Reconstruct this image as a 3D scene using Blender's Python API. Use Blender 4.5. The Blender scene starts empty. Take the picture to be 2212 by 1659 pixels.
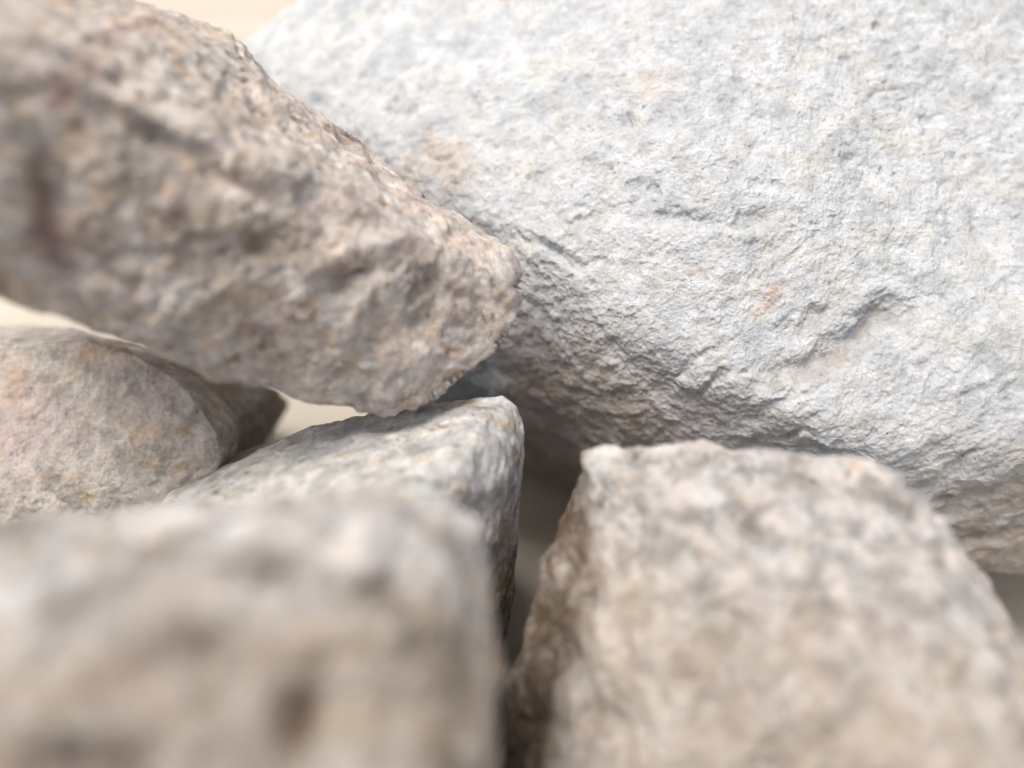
import bpy, bmesh, math, time
import numpy as np
from mathutils import Vector

# ------------------------------------------------------------------ camera, world, sun, exposure
CM = 0.01
H = 16.0                       # camera height above the table, cm
PITCH = math.radians(50)       # looking down
LENS, SENSOR = 26.0, 36.0
K = SENSOR / 2 / LENS          # tan of the half width
scene = bpy.context.scene
cd = bpy.data.cameras.new("camera")
cam = bpy.data.objects.new("camera", cd)
scene.collection.objects.link(cam)
cam.location = (0, 0, H * CM)
cam.rotation_euler = (math.pi / 2 - PITCH, 0, 0)
cd.lens, cd.sensor_width = LENS, SENSOR
cd.clip_start, cd.clip_end = 0.002, 50
cd.dof.use_dof = True
cd.dof.focus_distance = 10.9 * CM
cd.dof.aperture_fstop = 7.2    # 26 mm / 7.2: the ~4 mm pupil of a phone lens
scene.camera = cam

SUN_EL, SUN_AZ = math.radians(74), math.radians(-84)   # azimuth from +Y (away from the viewer), negative = to the left
world = bpy.data.worlds.new("World")
scene.world = world
world.use_nodes = True
wn = world.node_tree.nodes
sky = wn.new("ShaderNodeTexSky")
sky.sky_type = 'NISHITA'
sky.sun_disc = False
sky.sun_elevation = SUN_EL
sky.sun_rotation = SUN_AZ
sky.dust_density = 3.0
sky.ozone_density = 0.6
wn["Background"].inputs[1].default_value = 0.08
hs = wn.new("ShaderNodeHueSaturation")      # an overcast sky: the blue mostly washed out
hs.inputs["Saturation"].default_value = 0.35
world.node_tree.links.new(sky.outputs[0], hs.inputs["Color"])
world.node_tree.links.new(hs.outputs[0], wn["Background"].inputs[0])
ld = bpy.data.lights.new("sun", 'SUN')
ld.energy = 1.5
ld.angle = math.radians(28)
ld.color = (1.0, 0.975, 0.94)
sun = bpy.data.objects.new("sun", ld)
scene.collection.objects.link(sun)
sdir = Vector((math.cos(SUN_EL) * math.sin(SUN_AZ), math.cos(SUN_EL) * math.cos(SUN_AZ), math.sin(SUN_EL)))
sun.rotation_euler = sdir.to_track_quat('Z', 'Y').to_euler()
sun.location = (0, 0, 1)
scene.view_settings.view_transform = 'Standard'
scene.view_settings.look = 'None'
scene.view_settings.exposure = 1.22
scene.view_settings.gamma = 1
scene.view_settings.use_white_balance = True          # the phone's own white balance, set for shade
scene.view_settings.white_balance_temperature = 6900
scene.view_settings.white_balance_tint = 10
scene.cycles.use_denoising = True

# ------------------------------------------------------------------ helpers
FWD = np.array([0, math.cos(PITCH), -math.sin(PITCH)])
UP = np.array([0, math.sin(PITCH), math.cos(PITCH)])
RIGHT = np.array([1.0, 0, 0])
EYE = np.array([0, 0, H])

def at(px, py, d):
    """a point of the place (cm) seen at that spot of the photograph, d cm in front of the lens"""
    return EYE + d * (FWD + RIGHT * ((px - 1106) / 1106 * K) + UP * ((829.5 - py) / 1106 * K))

def seen_at(P):
    q = P - EYE
    d = q @ FWD
    return 1106 + (q @ RIGHT) / d / K * 1106, 829.5 - (q @ UP) / d / K * 1106, d

_rng = np.random.default_rng(11)
LN = 64
LAT = _rng.random((LN, LN, LN)).astype(np.float32) * 2 - 1
LATF = LAT.ravel()

def vnoise(P):
    """smooth lattice noise, about -1..1, one cell per unit"""
    f = np.floor(P)
    t = (P - f).astype(np.float32)
    i = f.astype(np.int32) & (LN - 1)
    j = (i + 1) & (LN - 1)
    t = t * t * t * (t * (t * 6 - 15) + 10)
    x0, y0, z0 = i[:, 0] * LN * LN, i[:, 1] * LN, i[:, 2]
    x1, y1, z1 = j[:, 0] * LN * LN, j[:, 1] * LN, j[:, 2]
    tx, ty, tz = t[:, 0], t[:, 1], t[:, 2]
    def lz(a):
        u = LATF[a + z0]
        return u + (LATF[a + z1] - u) * tz
    a00, a10 = lz(x0 + y0), lz(x1 + y0)
    a01, a11 = lz(x0 + y1), lz(x1 + y1)
    a = a00 + (a10 - a00) * tx
    b = a01 + (a11 - a01) * tx
    return a + (b - a) * ty

def scoops(P, size, seed):
    """shallow conchoidal scoops that meet in crisp ridges, 0 in a hollow, about 1 on a ridge"""
    Q = P / size + seed * 5.3
    g = np.floor(Q).astype(np.int32)
    best = np.full(len(P), 9.0, dtype=np.float32)
    for a in (-1, 0, 1):
        for b in (-1, 0, 1):
            for c in (-1, 0, 1):
                q = g + np.array([a, b, c], dtype=np.int32)
                m = q & (LN - 1)
                k = m[:, 0] * LN * LN + m[:, 1] * LN + m[:, 2]
                e = np.zeros(len(P), dtype=np.float32)
                for ax in range(3):
                    j = LATF[(k + 7919 * (ax + 1)) % LATF.size] * 0.5 + 0.5
                    e += (Q[:, ax] - q[:, ax] - j).astype(np.float32) ** 2
                best = np.minimum(best, e)
    return np.clip(best, 0, 1.2)

def rot(seed):
    q = np.random.default_rng(seed).normal(size=(3, 3))
    return np.linalg.qr(q)[0]

def fbm(P, size, seed, octaves=4, gain=0.5, ridged=False):
    s, amp, tot = 0, 1.0, 0
    Q = P / size
    for o in range(octaves):
        R = rot(seed * 17 + o)
        n = vnoise(Q @ R + (seed * 3.7 + o * 11.3))
        if ridged:
            n = 1 - 2 * np.abs(n)
        s = s + amp * n
        tot += amp
        amp *= gain
        Q = Q * 2.03
    return s / tot

def ico(sub):
    bm = bmesh.new()
    bmesh.ops.create_icosphere(bm, subdivisions=sub, radius=1)
    bm.verts.ensure_lookup_table()
    V = np.array([v.co[:] for v in bm.verts])
    F = np.array([[v.index for v in f.verts] for f in bm.faces], dtype=np.int32)
    bm.free()
    return V, F

def split(V, F):
    """one 1-to-4 subdivision of a unit sphere, vectorised"""
    E = np.concatenate([F[:, [0, 1]], F[:, [1, 2]], F[:, [2, 0]]])
    E.sort(axis=1)
    key = E[:, 0].astype(np.int64) * len(V) + E[:, 1]
    uk, inv = np.unique(key, return_inverse=True)
    a, b = uk // len(V), uk % len(V)
    M = V[a] + V[b]
    M /= np.linalg.norm(M, axis=1)[:, None]
    m = (inv + len(V)).reshape(3, -1).astype(np.int32)
    ab, bc, ca = m
    F2 = np.concatenate([np.stack([F[:, 0], ab, ca], 1), np.stack([F[:, 1], bc, ab], 1),
                         np.stack([F[:, 2], ca, bc], 1), np.stack([ab, bc, ca], 1)])
    return np.concatenate([V, M]), F2

_base = ico(7)                 # 40,962 verts / 81,920 tris
LEVELS = {7: _base}
LEVELS[8] = split(*_base)      # 327,680 tris
LEVELS[9] = split(*LEVELS[8])  # 1,310,720 tris

def normals(V, F):
    a, b, c = V[F[:, 0]], V[F[:, 1]], V[F[:, 2]]
    n = np.cross(b - a, c - a)
    N = np.stack([np.bincount(F.ravel(), np.repeat(n[:, k], 3), len(V)) for k in range(3)], 1)
    return N / (np.linalg.norm(N, axis=1)[:, None] + 1e-20)

def hull_planes(pts):
    bm = bmesh.new()
    for p in pts:
        bm.verts.new(p)
    bmesh.ops.convex_hull(bm, input=bm.verts)
    out = []
    for f in bm.faces:
        if f.calc_area() > 1e-6:
            f.normal_update()
            out.append((*f.normal, f.normal.dot(f.verts[0].co)))
    bm.free()
    return np.array(out)

def rock_shape(pts, level, edge=26, lean=2.0, centre=None):
    """closed stone: the solid spanned by the corner points, its edges worn round; finer mesh on the side that faces the lens"""
    P = np.array(pts)
    pl = hull_planes(P)
    c = P.mean(0) if centre is None else np.array(centre)
    n, d = pl[:, :3], pl[:, 3] - pl[:, :3] @ c
    s = np.sign(d); n = n * s[:, None]; d = np.abs(d)
    keep = []
    for k in range(len(d)):            # hull triangles that share a plane count once
        if not any(n[k] @ n[q] > 0.9995 and abs(d[k] - d[q]) < 0.03 for q in keep):
            keep.append(k)
    n, d = n[keep], d[keep]
    V, F = LEVELS[level]
    # conformal squeeze of the sphere towards the viewer
    ax = EYE - c; ax /= np.linalg.norm(ax)
    z = V @ ax
    w = V - z[:, None] * ax
    r = np.sqrt(np.maximum(1 - z * z, 1e-12))
    th = 2 * np.arctan2(np.sqrt(np.maximum(1 - z, 0)), np.sqrt(np.maximum(1 + z, 1e-12)) * lean)
    D = np.cos(th)[:, None] * ax + (np.sin(th) / r)[:, None] * w
    acc = np.zeros(len(D))
    for k in range(len(d)):
        acc += np.maximum(D @ n[k] / d[k], 0) ** edge
    R = acc ** (-1 / edge)
    return c + D * R[:, None], F

def push(V, N, amount):
    return V + N * np.asarray(amount)[:, None]

def mesh_object(name, V, F, mat, attrs=None):
    """V in cm; the object's origin is put at the thing's base"""
    lo, hi = V.min(0), V.max(0)
    base = np.array([(lo[0] + hi[0]) / 2, (lo[1] + hi[1]) / 2, lo[2]])
    me = bpy.data.meshes.new(name)
    me.vertices.add(len(V)); me.loops.add(F.size); me.polygons.add(len(F))
    me.vertices.foreach_set("co", ((V - base) * CM).astype(np.float32).ravel())
    me.loops.foreach_set("vertex_index", F.ravel())
    me.polygons.foreach_set("loop_start", np.arange(0, F.size, 3, dtype=np.int32))
    me.polygons.foreach_set("use_smooth", np.ones(len(F), dtype=bool))
    me.update(calc_edges=True)
    for k, a in (attrs or {}).items():
        at_ = me.attributes.new(k, 'FLOAT', 'POINT')
        at_.data.foreach_set("value", np.clip(a, 0, 1).astype(np.float32))
    me.materials.append(mat)
    ob = bpy.data.objects.new(name, me)
    ob.location = base * CM
    scene.collection.objects.link(ob)
    return ob

def blob(px, py, cx, cy, lx, ly, ang=0, p=2.0):
    """soft elliptical patch, 1 in the middle"""
    a = math.radians(ang)
    u = ((px - cx) * math.cos(a) - (py - cy) * math.sin(a)) / lx
    v = ((px - cx) * math.sin(a) + (py - cy) * math.cos(a)) / ly
    return np.exp(-(u * u + v * v) ** (p / 2))

def sstep(a, b, x):
    t = np.clip((x - a) / (b - a), 0, 1)
    return t * t * (3 - 2 * t)

# ------------------------------------------------------------------ materials
def rock_material(name, base, tints, stains, grain=1.0, value=(0.75, 1.15), specks=0.0, streak=(1, 1, 1), shift=0.0, vscale=3.2):
    """base colour broken up by clouds of other mineral colours.
    tints: (colour, cloud size cm, threshold, softness, strength); stains: (attribute, colour, strength), for stains and painted shade"""
    m = bpy.data.materials.new(name)
    m.use_nodes = True
    nt = m.node_tree; N = nt.nodes; L = nt.links
    bs = N["Principled BSDF"]
    bs.inputs["Roughness"].default_value = 0.92
    bs.inputs["Specular IOR Level"].default_value = 0.12
    tc = N.new("ShaderNodeTexCoord")
    mp = N.new("ShaderNodeMapping")
    mp.inputs["Scale"].default_value = tuple(100 * s for s in streak)
    mp.inputs["Location"].default_value = (shift, shift * 1.7, shift * 0.6)
    L.new(tc.outputs["Object"], mp.inputs[0])
    def noise(scale, detail=5, rough=0.6, dist=0.0, off=0.0):
        src = mp.outputs[0]
        if off:
            ad = N.new("ShaderNodeVectorMath"); ad.operation = 'ADD'
            ad.inputs[1].default_value = (off, off * 0.7, -off)
            L.new(src, ad.inputs[0]); src = ad.outputs[0]
        n = N.new("ShaderNodeTexNoise")
        n.inputs["Scale"].default_value = scale
        n.inputs["Detail"].default_value = detail
        n.inputs["Roughness"].default_value = rough
        n.inputs["Distortion"].default_value = dist
        L.new(src, n.inputs["Vector"])
        return n.outputs["Fac"]
    def ramp(src, lo, hi, a=0.0, b=1.0):
        r = N.new("ShaderNodeMapRange"); r.interpolation_type = 'SMOOTHSTEP'
        r.inputs[1].default_value, r.inputs[2].default_value = lo, hi
        r.inputs[3].default_value, r.inputs[4].default_value = a, b
        L.new(src, r.inputs[0]); return r.outputs[0]
    def mix(fac, A, B, mode='MIX'):
        x = N.new("ShaderNodeMix"); x.data_type = 'RGBA'; x.blend_type = mode
        for sock, v in ((0, fac), (6, A), (7, B)):
            if hasattr(v, "is_output"): L.new(v, x.inputs[sock])
            elif isinstance(v, (int, float)): x.inputs[sock].default_value = v
            else: x.inputs[sock].default_value = (*v, 1)
        return x.outputs[2]
    def mul(a, b):
        x = N.new("ShaderNodeMath"); x.operation = 'MULTIPLY'
        for i, v in ((0, a), (1, b)):
            if hasattr(v, "is_output"): L.new(v, x.inputs[i])
            else: x.inputs[i].default_value = v
        return x.outputs[0]
    col = base
    for i, (c, size, th, soft, k) in enumerate(tints):
        col = mix(mul(ramp(noise(1 / size, 6, 0.62, 0.4, 5.3 * (i + 1)), th - soft, th + soft), k), col, c)
    vv = ramp(noise(vscale, 8, 0.7, 0.2, 31.0), 0.30, 0.70, *value)
    cv = N.new("ShaderNodeCombineColor")
    for i in range(3): L.new(vv, cv.inputs[i])
    col = mix(1.0, col, cv.outputs[0], 'MULTIPLY')
    for att, c, k in stains:
        at_ = N.new("ShaderNodeAttribute"); at_.attribute_name = att
        col = mix(mul(at_.outputs["Fac"], mul(ramp(noise(2.5, 6, 0.7, 0.5, 71.0), 0.3, 0.62, 0.35, 1.0), k)), col, c)
    if specks:
        vo = N.new("ShaderNodeTexVoronoi"); vo.inputs["Scale"].default_value = 5.5
        L.new(mp.outputs[0], vo.inputs["Vector"])
        gate = ramp(noise(1.3, 2, 0.5, 0, 47.0), 0.5, 0.6)
        col = mix(mul(mul(ramp(vo.outputs["Distance"], 0.10, 0.05), gate), specks), col, (0.06, 0.06, 0.055))
    L.new(col, bs.inputs["Base Color"])
    hsum = noise(9, 8, 0.75, 0.3, 13.0)
    b1 = N.new("ShaderNodeBump"); b1.inputs["Distance"].default_value = 0.0006 * grain
    b1.inputs["Strength"].default_value = 1.0
    L.new(hsum, b1.inputs["Height"])
    b2 = N.new("ShaderNodeBump"); b2.inputs["Distance"].default_value = 0.0002 * grain
    L.new(noise(45, 5, 0.7, 0, 3.0), b2.inputs["Height"]); L.new(b1.outputs[0], b2.inputs["Normal"])
    L.new(b2.outputs[0], bs.inputs["Normal"])
    return m

# ------------------------------------------------------------------ the table
def table():
    m = bpy.data.materials.new("pale_cream_board")
    m.use_nodes = True
    nt = m.node_tree; N = nt.nodes; L = nt.links
    tc = N.new("ShaderNodeTexCoord"); mp = N.new("ShaderNodeMapping")
    mp.inputs["Scale"].default_value = (6, 55, 10); mp.inputs["Rotation"].default_value = (0, 0, math.radians(-8))
    L.new(tc.outputs["Object"], mp.inputs[0])
    n = N.new("ShaderNodeTexNoise"); n.inputs["Scale"].default_value = 1.0; n.inputs["Detail"].default_value = 6
    L.new(mp.outputs[0], n.inputs["Vector"])
    r = N.new("ShaderNodeValToRGB")
    r.color_ramp.elements[0].position = 0.3; r.color_ramp.elements[0].color = (0.38, 0.345, 0.295, 1)
    r.color_ramp.elements[1].position = 0.62; r.color_ramp.elements[1].color = (0.51, 0.455, 0.38, 1)
    L.new(n.outputs["Fac"], r.inputs[0])
    L.new(r.outputs[0], N["Principled BSDF"].inputs["Base Color"])
    N["Principled BSDF"].inputs["Roughness"].default_value = 0.55
    bm = bmesh.new()
    bmesh.ops.create_cube(bm, size=1)
    bmesh.ops.scale(bm, vec=(2.4, 1.8, 0.03), verts=bm.verts)
    bmesh.ops.translate(bm, vec=(0, 0.35, -0.015), verts=bm.verts)
    bmesh.ops.bevel(bm, geom=bm.edges[:], offset=0.003, segments=2, affect='EDGES')
    me = bpy.data.meshes.new("table_top"); bm.to_mesh(me); bm.free()
    me.materials.append(m)
    o = bpy.data.objects.new("table_top", me); scene.collection.objects.link(o)
    o["kind"] = "structure"
    o["label"] = "pale cream table surface under the stones"
table()

# ------------------------------------------------------------------ the stones
def finish(name, V, F, mat, attrs, label):
    V[:, 2] = np.maximum(V[:, 2], 0.02)
    o = mesh_object(name, V, F, mat, attrs)
    o["label"] = label
    o["category"] = "stone"
    o["group"] = "broken stones heaped on the table"
    return o

def roughen(V, F, seed, big=0.28, mid=0.12, small=0.045, fine=0.016, big_size=3.2, chip=0.10, scoop=0.10):
    N = normals(V, F)
    w = np.stack([fbm(V, 2.2, seed + 40 + k, 2) for k in range(3)], 1) * 0.5
    V = push(V, N, big * fbm(V + w, big_size, seed, 3))
    N = normals(V, F)
    W = V + 0.25 * w
    d = mid * fbm(W, 1.1, seed + 1, 3, 0.5)
    # broken ledges: noise pressed into steps
    t = fbm(W, 1.7, seed + 2, 4, 0.5) * 4.5
    f = np.floor(t); d = d + chip * (f + sstep(0.30, 0.62, t - f)) / 2.2
    Y = V + 0.35 * w + 0.10 * np.stack([vnoise(V / 0.4 + 5 * k) for k in range(3)], 1)
    d = d + scoop * (scoops(Y * np.array([1, 1, 1.3]), 1.5, seed) - 0.45) + 0.45 * scoop * (scoops(Y, 0.62, seed + 1) - 0.45)
    V = push(V, N, d)
    N = normals(V, F)
    d = small * (0.4 * fbm(V, 0.34, seed + 3, 3, 0.6, True) + 0.8 * fbm(V, 0.22, seed + 4, 3, 0.65)) + fine * fbm(V, 0.085, seed + 5, 2, 0.7)
    return push(V, N, d)

# --- the big white stone, upper right
def white_stone():
    pts = [at(*p) for p in [
        (470, 90, 16.5), (520, 60, 16.5), (660, -10, 15.8), (800, -150, 15.5), (1500, -250, 13.2), (2300, -300, 13.6), (2700, -100, 13.5),
        (1500, 0, 12.0), (2200, 0, 12.4), (900, 350, 12.6), (1100, 480, 11.6), (1500, 450, 10.9), (2200, 700, 10.8), (2700, 700, 11.2),
        (1500, 820, 10.8), (1300, 650, 11.2), (1900, 960, 10.6), (2200, 980, 10.8), (2600, 1050, 11.5),
        (800, 700, 15.5), (840, 850, 16.5), (900, 885, 15.5), (1100, 940, 15.4), (1240, 1015, 14.6), (1500, 1100, 13.4), (1900, 1230, 12.8), (2160, 1265, 12.8), (2500, 1280, 13.5),
        (1180, 1065, 17.9), (950, 980, 18.7), (860, 925, 19.3), (1300, 1075, 17.8), (1900, 1150, 17.6), (2400, 1150, 18), (1200, 500, 21), (1800, 200, 24), (2400, 300, 22), (900, 300, 21)]]
    V, F = rock_shape(pts, 9, edge=42, lean=2.6, centre=at(1600, 600, 15.0))
    N = normals(V, F)
    w = np.stack([fbm(V, 2.5, 140 + k, 2) for k in range(3)], 1) * 0.6
    V = push(V, N, 0.26 * fbm(V + w, 3.4, 101, 3))
    N = normals(V, F)
    px, py, d = seen_at(V)
    front = (N @ np.array([0, -math.cos(PITCH), math.sin(PITCH)]) > -0.15) & (d < 17)
    jx = px + 22 * vnoise(V / 0.5 + 9) + 9 * vnoise(V / 0.17 + 3)
    jy = py + 22 * vnoise(V / 0.5 + 29) + 9 * vnoise(V / 0.17 + 13)
    def hollow(cx, cy, lx, ly, ang, dep, p=3.0):
        return -dep * blob(jx, jy, cx, cy, lx, ly, ang, p)
    feat = (hollow(1830, 740, 165, 40, 27, 0.28) + hollow(1750, 705, 70, 26, 12, 0.16) + hollow(1340, 240, 20, 17, 20, 0.10)
            + hollow(1412, 246, 20, 22, 0, 0.09) + hollow(1354, 235, 15, 40, -12, 0.09, 2) + hollow(1480, 475, 130, 24, -4, 0.10)
            + hollow(1620, 480, 40, 22, 12, 0.12) + hollow(1290, 470, 60, 14, 0, 0.09)
            + hollow(1700, 560, 50, 12, 30, 0.05) + hollow(1500, 300, 90, 60, 0, -0.10, 2) + hollow(1350, 200, 60, 45, 0, -0.09)
            + hollow(2060, 1010, 50, 16, 25, 0.09) + hollow(1180, 545, 60, 14, -20, 0.10) + hollow(930, 340, 50, 12, -40, 0.08)
            + hollow(1700, 865, 120, 10, 27, 0.06) + hollow(1560, 835, 70, 12, 30, 0.08) + hollow(1500, 780, 70, 10, 20, 0.07)
            + hollow(1900, 205, 45, 14, 12, 0.05) + hollow(2050, 1100, 120, 14, 20, 0.12) + hollow(2130, 1150, 90, 12, 15, 0.10)
            + hollow(1650, 960, 90, 12, 18, 0.08) + hollow(860, 230, 40, 20, 10, 0.08) + hollow(1240, 560, 80, 10, -10, 0.07))
    V = push(V, N, feat * front)
    N = normals(V, F)
    # bedding ledges that climb to the right, strong on the lower half, weak above
    a = math.radians(24)
    u = RIGHT * math.cos(a) + UP * math.sin(a)
    low = sstep(430, 800, py + 0.12 * (px - 1400)) * 0.85 + 0.15
    A = V - np.outer(V @ u, u) * 0.72 + 0.22 * w
    t = fbm(A, 0.95, 103, 4, 0.5) * 4
    f = np.floor(t)
    patch = 0.35 + 0.65 * sstep(-0.25, 0.35, fbm(V, 1.6, 120, 2))
    d1 = 0.035 * low * patch * (f + sstep(0.35, 0.50, t - f)) / 2 + 0.07 * low * patch * fbm(A, 0.45, 104, 3, 0.6)
    d2 = (0.05 * (1.3 - low)) * fbm(V, 0.7, 105, 3, 0.55) + 0.050 * fbm(V, 0.24, 106, 3, 0.65)
    pits = np.maximum(vnoise(V / 0.30 + 70) - 0.60, 0) * 0.20 + np.maximum(vnoise(V / 0.13 + 20) - 0.45, 0) * 0.07
    Y = A + 0.10 * np.stack([vnoise(V / 0.4 + 5 * k) for k in range(3)], 1)
    sc = (0.03 + 0.06 * low) * (scoops(Y, 0.8, 31) - 0.45) + 0.018 * (scoops(Y, 0.36, 33) - 0.45)
    V = push(V, N, d1 + d2 + sc - pits * (1.1 - low))
    N = normals(V, F)
    V = push(V, N, 0.020 * fbm(V, 0.095, 107, 3, 0.75) + 0.006 * vnoise(V / 0.03))
    px, py, d = seen_at(V)
    sx = px + 40 * vnoise(V / 0.5 + 9); sy = py + 40 * vnoise(V / 0.5 + 29)
    orange = (0.55 * blob(sx, sy, 935, 350, 75, 50, 30) + blob(sx, sy, 1150, 830, 26, 14) + 0.5 * blob(sx, sy, 1500, 825, 30, 10) + 0.6 * blob(sx, sy, 1640, 655, 22, 30)
              + 0.3 * blob(sx, sy, 1500, 600, 30, 12) + 0.3 * blob(sx, sy, 2050, 960, 30, 40) + 0.12 * blob(sx, sy, 1790, 580, 40, 30) + 0.35 * blob(sx, sy, 1420, 180, 26, 22))
    brown = 0.8 * sstep(960, 1130, sy + 0.25 * (sx - 2100)) * sstep(1900, 2060, sx)
    brown = np.maximum(brown, 0.7 * sstep(560, 800, sy - 0.42 * (sx - 1120)) * sstep(1050, 1120, sx) * (1 - sstep(1350, 1650, sx)))  # shade below the beige stone and on the underside, painted in brown
    brown = brown + 0.45 * blob(sx, sy, 1820, 745, 170, 30, 27, 3) + 0.25 * blob(sx, sy, 1650, 860, 120, 14, 27)  # long hollow's shade painted in brown, plus a fainter brown streak
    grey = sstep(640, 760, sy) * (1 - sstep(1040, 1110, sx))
    mat = rock_material("chalky_white_rock", (0.77, 0.79, 0.82),
        [((0.60, 0.64, 0.69), 0.9, 0.55, 0.09, 0.7), ((0.79, 0.76, 0.70), 0.6, 0.57, 0.10, 0.55), ((0.52, 0.54, 0.55), 0.42, 0.65, 0.05, 0.6),
         ((0.72, 0.62, 0.50), 0.30, 0.73, 0.04, 0.4)],
        [("orange_stain", (0.62, 0.36, 0.17), 0.8), ("brown_stain_shade", (0.40, 0.28, 0.19), 0.85), ("grey_stain", (0.30, 0.33, 0.38), 0.8)],
        grain=1.2, value=(0.78, 1.10), specks=0.85)
    return finish("white_stone", V, F, mat, {"orange_stain": orange, "brown_stain_shade": brown, "grey_stain": grey},
                  "largest stone, chalky white with pits and slanting ledges, filling the upper right")

# --- the long pinkish beige stone leaning in from the upper left
def beige_stone():
    pts = [at(*p) for p in [
        (-500, -230, 7.0), (-100, -110, 7.6), (130, 5, 8.0), (340, 55, 9.0), (462, 72, 10.2), (500, 112, 10.6), (640, 185, 10.9), (740, 260, 11.0), (870, 362, 11.0),
        (1000, 468, 10.9), (1092, 545, 10.8), (1118, 600, 10.7), (1120, 680, 10.5), (1070, 765, 10.3), (970, 822, 10.2), (900, 890, 10.0), (830, 905, 10.0),
        (620, 888, 9.3), (540, 868, 9.0), (400, 826, 8.7), (250, 778, 8.3), (110, 712, 7.8), (-20, 648, 7.3), (-500, 400, 6.5),
        (140, 140, 6.5), (-200, 60, 5.8), (-300, 350, 6.1), (430, 290, 8.4), (640, 390, 9.2), (850, 510, 9.7), (1060, 590, 10.1),
        (50, 480, 6.9), (260, 600, 7.9), (600, 720, 8.8), (860, 780, 9.3), (1020, 720, 9.9),
        (200, 350, 13.5), (650, 600, 12.3), (-300, 150, 13)]]
    V, F = rock_shape(pts, 8, edge=90, lean=1.8, centre=at(480, 430, 9.6))
    N = normals(V, F)
    px, py, d = seen_at(V)
    front = (N @ np.array([0, -math.cos(PITCH), math.sin(PITCH)]) > -0.1)
    feat = (-0.28 * blob(px, py, 760, 590, 70, 30, 35) + 0.22 * blob(px, py, 800, 545, 80, 34, 25) - 0.18 * blob(px, py, 100, 430, 40, 80) - 0.07 * blob(px, py, 40, 200, 110, 26, 5)
            - 0.16 * blob(px, py, 560, 540, 60, 30, 10) - 0.14 * blob(px, py, 330, 290, 120, 25, -25) - 0.13 * blob(px, py, 520, 400, 100, 22, -25) - 0.12 * blob(px, py, 930, 610, 30, 25)
            - 0.12 * blob(px, py, 965, 830, 60, 36, 30) - 0.18 * blob(px, py, 1100, 740, 26, 20) - 0.16 * blob(px, py, 1110, 620, 14, 14) - 0.12 * blob(px, py, 760, 290, 26, 14, -40))
    V = push(V, N, feat * front)
    V = roughen(V, F, 210, big=0.14, mid=0.10, small=0.055, fine=0.016, chip=0.10, scoop=0.15)
    px, py, d = seen_at(V)
    sx = px + 22 * vnoise(V / 0.5 + 9) + 10 * vnoise(V / 0.2); sy = py + 22 * vnoise(V / 0.5 + 29) + 10 * vnoise(V / 0.2 + 7)
    red = 1.0 * (blob(sx, sy, 128, 205, 34, 34, 35) + 0.7 * blob(sx, sy, 175, 160, 40, 24, 40) + 1.0 * blob(sx, sy, 110, 520, 40, 60, -10) + 0.7 * blob(sx, sy, 85, 440, 20, 50) + 0.6 * blob(sx, sy, 150, 590, 40, 18, -40)
           + 0.7 * blob(sx, sy, 240, 80, 80, 16, 12) + 0.5 * blob(sx, sy, 320, 55, 40, 16) + 0.45 * blob(sx, sy, 190, 670, 60, 14, -30) + 0.3 * blob(sx, sy, 480, 260, 14, 10))
    brown = (0.9 * blob(sx, sy, 600, 530, 65, 35) + 0.8 * blob(sx, sy, 540, 480, 110, 45, -20) + 0.6 * blob(sx, sy, 750, 600, 60, 24, 20) + 0.5 * blob(sx, sy, 300, 300, 120, 30, -20) + 0.4 * blob(sx, sy, 400, 480, 120, 60, -20) + 0.5 * blob(sx, sy, 80, 350, 40, 80) + 0.5 * blob(sx, sy, 480, 620, 60, 40) + 0.4 * blob(sx, sy, 930, 600, 70, 40))
    mauve = 0.6 * blob(sx, sy, 720, 680, 90, 40) + 0.5 * blob(sx, sy, 900, 540, 160, 60, -40) + 0.5 * blob(sx, sy, 60, 60, 100, 60) + 0.5 * blob(sx, sy, 620, 210, 120, 40, -35)
    mat = rock_material("pinkish_beige_rock", (0.88, 0.76, 0.68),
        [((0.90, 0.84, 0.80), 0.6, 0.50, 0.08, 0.85), ((0.60, 0.54, 0.54), 0.40, 0.56, 0.05, 0.7), ((0.88, 0.68, 0.52), 0.26, 0.58, 0.04, 0.8), ((0.42, 0.30, 0.24), 0.30, 0.63, 0.04, 0.8), ((0.90, 0.86, 0.83), 0.22, 0.62, 0.03, 0.8), ((0.55, 0.36, 0.17), 0.25, 0.70, 0.03, 0.7)],
        [("brown_stain_shade", (0.30, 0.21, 0.14), 0.7), ("mauve_tint", (0.66, 0.56, 0.55), 0.6), ("red_stain", (0.34, 0.16, 0.14), 0.85)],
        grain=1.3, value=(0.62, 1.25), specks=0.4, shift=4, vscale=2.4)
    return finish("beige_stone", V, F, mat, {"red_stain": red, "brown_stain_shade": brown, "mauve_tint": mauve},
                  "long pinkish beige stone with dark red stains, leaning on the white stone from the left")

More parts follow.
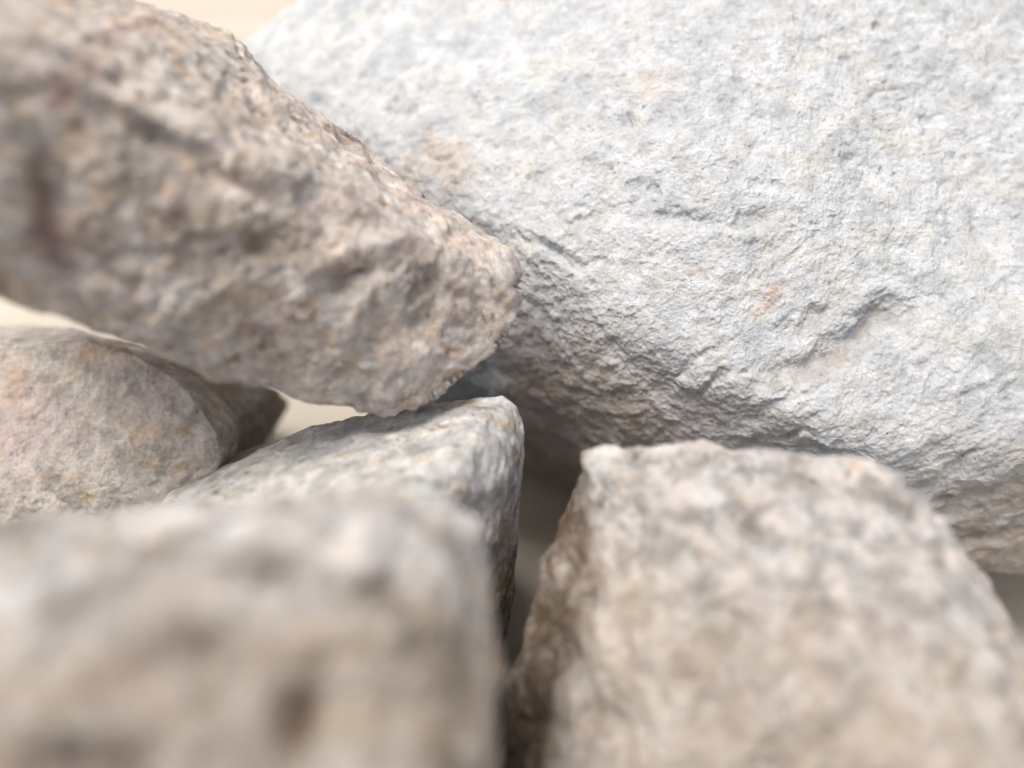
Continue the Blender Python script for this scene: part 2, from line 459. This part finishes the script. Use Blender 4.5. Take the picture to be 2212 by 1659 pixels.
# --- the low mottled stone at the left edge
def mottled_stone():
    pts = [at(*p) for p in [
        (-400, 760, 12.2), (0, 785, 12.2), (100, 752, 12.1), (190, 732, 11.9), (300, 765, 11.7), (385, 825, 11.4), (438, 885, 11.2), (470, 940, 11.1), (478, 985, 11.2), (462, 1035, 11.4), (430, 1120, 11.4),
        (-400, 700, 15.5), (0, 712, 15.5), (140, 700, 15.0), (600, 840, 16.5), (622, 868, 18.4), (585, 915, 18.6), (530, 965, 18.6), (472, 1035, 18.4), (350, 1300, 15.5), (-300, 1300, 13.5), (-400, 1150, 11.0), (150, 1350, 11.2),
        (0, 850, 21), (-400, 800, 21), (450, 850, 20)]]
    V, F = rock_shape(pts, 8, edge=260, lean=1.8, centre=at(330, 950, 14.0))
    V = roughen(V, F, 310, big=0.08, mid=0.08, small=0.045, fine=0.016, chip=0.06, scoop=0.05)
    px, py, d = seen_at(V)
    sx = px + 40 * vnoise(V / 0.5 + 9); sy = py + 40 * vnoise(V / 0.5 + 29)
    mauve = 0.9 * blob(sx, sy, 60, 920, 130, 60, 10) + 0.7 * blob(sx, sy, 330, 850, 120, 40, -30) + 0.5 * blob(sx, sy, 20, 1010, 60, 60)
    orange = 0.9 * blob(sx, sy, 200, 775, 45, 14, 10) + 0.5 * blob(sx, sy, 20, 850, 30, 50) + 0.5 * blob(sx, sy, 330, 960, 60, 30) + 0.4 * blob(sx, sy, 110, 1050, 70, 20)
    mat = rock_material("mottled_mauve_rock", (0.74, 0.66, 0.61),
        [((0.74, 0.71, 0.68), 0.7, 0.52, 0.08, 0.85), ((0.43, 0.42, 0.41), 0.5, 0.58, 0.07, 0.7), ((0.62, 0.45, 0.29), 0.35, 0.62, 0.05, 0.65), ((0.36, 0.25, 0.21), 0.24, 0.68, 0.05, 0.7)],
        [("mauve_tint", (0.60, 0.47, 0.48), 0.6), ("orange_stain", (0.55, 0.34, 0.15), 0.8), ("brown_side_shade", (0.26, 0.19, 0.14), 0.8)],
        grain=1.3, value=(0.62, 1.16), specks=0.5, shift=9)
    return finish("mottled_stone", V, F, mat, {"mauve_tint": mauve, "orange_stain": orange, "brown_side_shade": sstep(11.9, 12.8, d) * sstep(720, 750, sy) * (sx > 230)},  # shade of the right-hand side face, painted in brown
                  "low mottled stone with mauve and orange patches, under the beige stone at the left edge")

# --- the grey wedge in the middle
def grey_stone():
    pts = [at(*p) for p in [
        (300, 1100, 9.7), (560, 1008, 10.3), (700, 930, 10.6), (790, 882, 10.7), (900, 864, 10.7), (1000, 853, 10.7), (1088, 853, 10.7), (1114, 880, 10.7), (1130, 940, 10.7), (1126, 1030, 10.7),
        (1114, 1110, 10.8), (1097, 1200, 11.0), (1094, 1300, 11.3), (1097, 1400, 11.6), (1090, 1490, 11.8), (1070, 1700, 12.2),
        (520, 982, 12.5), (600, 962, 12.5), (482, 1035, 12.6), (640, 1100, 16.5), (1075, 1180, 17.3), (1070, 1500, 15.4), (1060, 1700, 14.2), (300, 1300, 14.5), (300, 1600, 14),
        (330, 1140, 8.6), (700, 1090, 8.0), (950, 1060, 8.0), (1068, 1060, 9.2), (1048, 1200, 9.4), (1045, 1350, 10.4), (1045, 1600, 11.0), (500, 1500, 10.5)]]
    V, F = rock_shape(pts, 8, edge=220, lean=1.3, centre=at(960, 1180, 11.6))
    N = normals(V, F)
    px, py, d = seen_at(V)
    V = push(V, N, -0.14 * blob(px, py, 960, 1040, 26, 24) - 0.10 * blob(px, py, 850, 900, 120, 12, 6) - 0.08 * blob(px, py, 1070, 925, 20, 26))
    V = roughen(V, F, 415, big=0.08, mid=0.10, small=0.035, fine=0.012, chip=0.03, scoop=0.07)
    px, py, d = seen_at(V)
    sx = px + 22 * vnoise(V / 0.5 + 9) + 10 * vnoise(V / 0.2); sy = py + 22 * vnoise(V / 0.5 + 29) + 10 * vnoise(V / 0.2 + 7)
    dark = 0.95 * sstep(1080, 1250, sy) * sstep(1040, 1065, sx) + 0.8 * blob(sx, sy, 960, 1050, 24, 20) + 0.8 * blob(sx, sy, 870, 876, 160, 10, 4) + 0.6 * blob(sx, sy, 1050, 870, 50, 8) + 0.5 * blob(sx, sy, 1115, 1020, 10, 120)  # first term paints the right side's shade; the rest are dark blotches
    orange = 0.9 * blob(sx, sy, 1100, 910, 26, 12) + 0.6 * blob(sx, sy, 1085, 1200, 14, 100) + 0.5 * blob(sx, sy, 985, 905, 20, 12) + 0.5 * blob(sx, sy, 1030, 862, 70, 8)
    blue = 0.8 * blob(sx, sy, 760, 930, 120, 26, 25) + 0.5 * blob(sx, sy, 1050, 960, 30, 50)
    side = sstep(11.2, 11.9, d) * (sx < 760)  # mask for the left flank's shade, painted in brown
    mat = rock_material("grey_white_rock", (0.82, 0.79, 0.76),
        [((0.56, 0.56, 0.57), 0.5, 0.55, 0.05, 0.8), ((0.82, 0.83, 0.84), 0.4, 0.54, 0.05, 0.85), ((0.58, 0.47, 0.35), 0.36, 0.61, 0.05, 0.7), ((0.18, 0.16, 0.14), 0.26, 0.65, 0.04, 0.8)],
        [("blue_tint", (0.33, 0.36, 0.41), 0.8), ("brown_side_shade", (0.38, 0.30, 0.24), 0.9), ("dark_patch", (0.10, 0.085, 0.07), 0.85), ("orange_stain", (0.60, 0.42, 0.20), 0.8)],
        grain=1.0, value=(0.60, 1.16), specks=0.4, shift=14)
    return finish("grey_stone", V, F, mat, {"blue_tint": blue, "brown_side_shade": side, "dark_patch": dark, "orange_stain": orange},
                  "grey and white wedge with shade painted on its upright right edge, touched by the beige stone's tip")

# --- the nearest stone, lower left
def near_stone():
    pts = [at(p[0], p[1], p[2] * 0.93) for p in [
        (-400, 1150, 6.0), (0, 1128, 6.1), (250, 1110, 6.3), (550, 1092, 6.5), (820, 1058, 6.7), (980, 1066, 6.7), (1040, 1125, 6.6), (1048, 1290, 6.3), (1050, 1450, 6.0), (1056, 1700, 5.7), (1062, 2000, 6.0),
        (500, 1330, 5.0), (850, 1380, 5.2), (200, 1320, 4.9), (-300, 1320, 4.9), (200, 1700, 4.6), (910, 1700, 4.9), (-300, 1700, 4.6), (200, 2100, 5.3), (900, 2100, 5.6), (-300, 2100, 5.3),
        (600, 1250, 8.0), (940, 1300, 8.2), (1000, 1600, 8.8), (0, 1300, 8.8), (-300, 1350, 8.8), (-200, 2100, 12.2), (900, 2100, 12.2), (1060, 2200, 11.8), (950, 1750, 12.0), (-200, 1700, 12)]]
    V, F = rock_shape(pts, 8, edge=130, lean=1.6, centre=at(450, 1550, 7.3))
    N = normals(V, F)
    px, py, d = seen_at(V)
    V = push(V, N, -0.20 * blob(px, py, 830, 1245, 90, 36, 25) - 0.10 * blob(px, py, 410, 1400, 90, 70) - 0.14 * blob(px, py, 650, 1540, 60, 90) - 0.10 * blob(px, py, 500, 1190, 50, 20)
             - 0.14 * blob(px, py, 560, 1240, 90, 20, 0) - 0.12 * blob(px, py, 200, 1640, 140, 50) + 0.14 * blob(px, py, 780, 1160, 60, 40) + 0.14 * blob(px, py, 790, 1360, 90, 50) + 0.12 * blob(px, py, 300, 1230, 140, 60))
    V = roughen(V, F, 614, big=0.10, mid=0.09, small=0.06, fine=0.016, chip=0.08, scoop=0.15)
    px, py, d = seen_at(V)
    sx = px + 40 * vnoise(V / 0.5 + 9) + 20 * vnoise(V / 0.2); sy = py + 40 * vnoise(V / 0.5 + 29) + 20 * vnoise(V / 0.2 + 7)
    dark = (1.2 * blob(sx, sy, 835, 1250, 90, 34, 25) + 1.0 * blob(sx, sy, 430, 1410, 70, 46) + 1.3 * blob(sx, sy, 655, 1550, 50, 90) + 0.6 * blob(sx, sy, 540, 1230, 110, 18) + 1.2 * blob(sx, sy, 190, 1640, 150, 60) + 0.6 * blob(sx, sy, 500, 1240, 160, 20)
            + 0.6 * blob(sx, sy, 290, 1440, 50, 60) + 0.5 * blob(sx, sy, 700, 1430, 40, 40) + 0.4 * blob(sx, sy, 1010, 1180, 14, 40) + 0.4 * blob(sx, sy, 660, 1300, 50, 30) + 0.7 * blob(sx, sy, 850, 1640, 100, 30))  # dark brown blotches, most of them in the hollows
    warm = sstep(1250, 1500, sy + 0.12 * sx)  # shade towards the bottom, painted as a darker warm colour
    tan = 0.8 * blob(sx, sy, 800, 1370, 110, 40) + 0.7 * blob(sx, sy, 780, 1560, 60, 60) + 0.5 * blob(sx, sy, 420, 1300, 100, 40) + 0.5 * blob(sx, sy, 120, 1480, 70, 60)
    mat = rock_material("blurred_beige_rock", (0.88, 0.82, 0.79),
        [((0.90, 0.88, 0.88), 0.6, 0.52, 0.05, 0.85), ((0.46, 0.41, 0.38), 0.8, 0.56, 0.05, 0.8), ((0.70, 0.55, 0.40), 0.36, 0.60, 0.05, 0.75), ((0.26, 0.20, 0.15), 0.30, 0.66, 0.04, 0.85)],
        [("warm_shade", (0.50, 0.40, 0.32), 0.75), ("tan_patch", (0.70, 0.58, 0.43), 0.8), ("dark_patch", (0.17, 0.12, 0.09), 0.9)],
        grain=1.4, value=(0.55, 1.20), specks=0.3, shift=31, vscale=1.6)
    return finish("near_stone", V, F, mat, {"warm_shade": warm, "tan_patch": tan, "dark_patch": dark},
                  "nearest stone, a strongly blurred pale beige mass with brown blotches filling the lower left")

# --- the near pale stone, lower right
def pale_stone():
    pts = [at(*p) for p in [
        (1244, 962, 8.9), (1300, 955, 8.8), (1500, 955, 8.6), (1700, 978, 8.4), (1920, 1004, 8.2), (1985, 1045, 8.0), (2040, 1095, 7.9), (2080, 1160, 7.7), (2130, 1205, 7.5), (2175, 1275, 7.3), (2240, 1390, 7.0), (2400, 1650, 6.8),
        (1264, 1020, 9.2), (1258, 1090, 9.6), (1246, 1180, 10.0), (1228, 1280, 10.2), (1192, 1370, 10.2), (1150, 1440, 9.9), (1104, 1505, 9.6), (1050, 1700, 9.2),
        (1294, 1120, 8.2), (1285, 1300, 7.9), (1265, 1450, 7.6), (1225, 1700, 7.2), (1500, 1200, 7.4), (1900, 1330, 6.7), (1700, 1600, 6.3), (2200, 1700, 5.8), (1700, 2000, 6.3), (2500, 2000, 6.2), (1125, 1900, 13.0),
        (1330, 1150, 14), (1900, 1200, 14), (2000, 1500, 14), (1222, 1310, 16.6), (1172, 1480, 15.5), (1105, 1800, 12.0), (1085, 2150, 12.0), (1300, 1700, 13.5), (1150, 1600, 13)]]
    V, F = rock_shape(pts, 8, edge=180, lean=1.7, centre=at(1650, 1350, 9.5))
    N = normals(V, F)
    px, py, d = seen_at(V)
    V = push(V, N, -0.08 * blob(px, py, 1750, 1600, 120, 40, 40) - 0.16 * blob(px, py, 1540, 1340, 60, 40, 30)
             - 0.14 * blob(px, py, 1215, 1420, 30, 50, 20) - 0.12 * blob(px, py, 1170, 1560, 40, 40) - 0.15 * blob(px, py, 1250, 1300, 16, 40, -20) - 0.15 * blob(px, py, 1260, 1540, 20, 60, -10))
    V = roughen(V, F, 520, big=0.14, mid=0.14, small=0.06, fine=0.016, chip=0.10, scoop=0.15)
    px, py, d = seen_at(V)
    sx = px + 26 * vnoise(V / 0.5 + 9); sy = py + 26 * vnoise(V / 0.5 + 29)
    side = 1 - sstep(-10, 50, sx - np.interp(sy, [950, 1060, 1180, 1400, 1500, 1700], [1235, 1245, 1262, 1236, 1214, 1172]))  # left side face: brown, with its shade painted in
    warm = sstep(1150, 1500, sy + 0.3 * (1700 - sx))  # shade towards the lower left, painted into the colour
    dark = 0.8 * blob(sx, sy, 1790, 1580, 110, 24, 38) + 0.5 * blob(sx, sy, 1530, 1370, 50, 30, 20) + 0.5 * blob(sx, sy, 1900, 1310, 60, 24) + 0.4 * blob(sx, sy, 2080, 1250, 60, 30) + 0.5 * blob(sx, sy, 1540, 1500, 40, 20)  # first blob paints the slanting valley's shade; the rest are dark blotches
    mat = rock_material("pale_pink_rock", (0.84, 0.77, 0.74),
        [((0.80, 0.79, 0.78), 0.6, 0.52, 0.07, 0.85), ((0.48, 0.44, 0.43), 0.36, 0.55, 0.05, 0.8), ((0.78, 0.66, 0.56), 0.32, 0.58, 0.04, 0.7), ((0.30, 0.23, 0.18), 0.26, 0.63, 0.04, 0.8), ((0.84, 0.81, 0.79), 0.2, 0.62, 0.03, 0.8)],
        [("warm_shade", (0.62, 0.51, 0.41), 0.6), ("brown_side_shade", (0.17, 0.11, 0.07), 0.9), ("dark_patch", (0.24, 0.19, 0.16), 0.75)],
        grain=1.4, value=(0.50, 1.20), specks=0.3, shift=21, vscale=2.4)
    return finish("pale_stone", V, F, mat, {"brown_side_shade": side, "warm_shade": warm, "dark_patch": dark},
                  "pale pinkish stone with brown left side and its shade painted in, at the lower right before the white stone")

t0 = time.time()
white_stone(); beige_stone(); mottled_stone(); grey_stone(); near_stone(); pale_stone()
print("stones built in %.1f s" % (time.time() - t0))
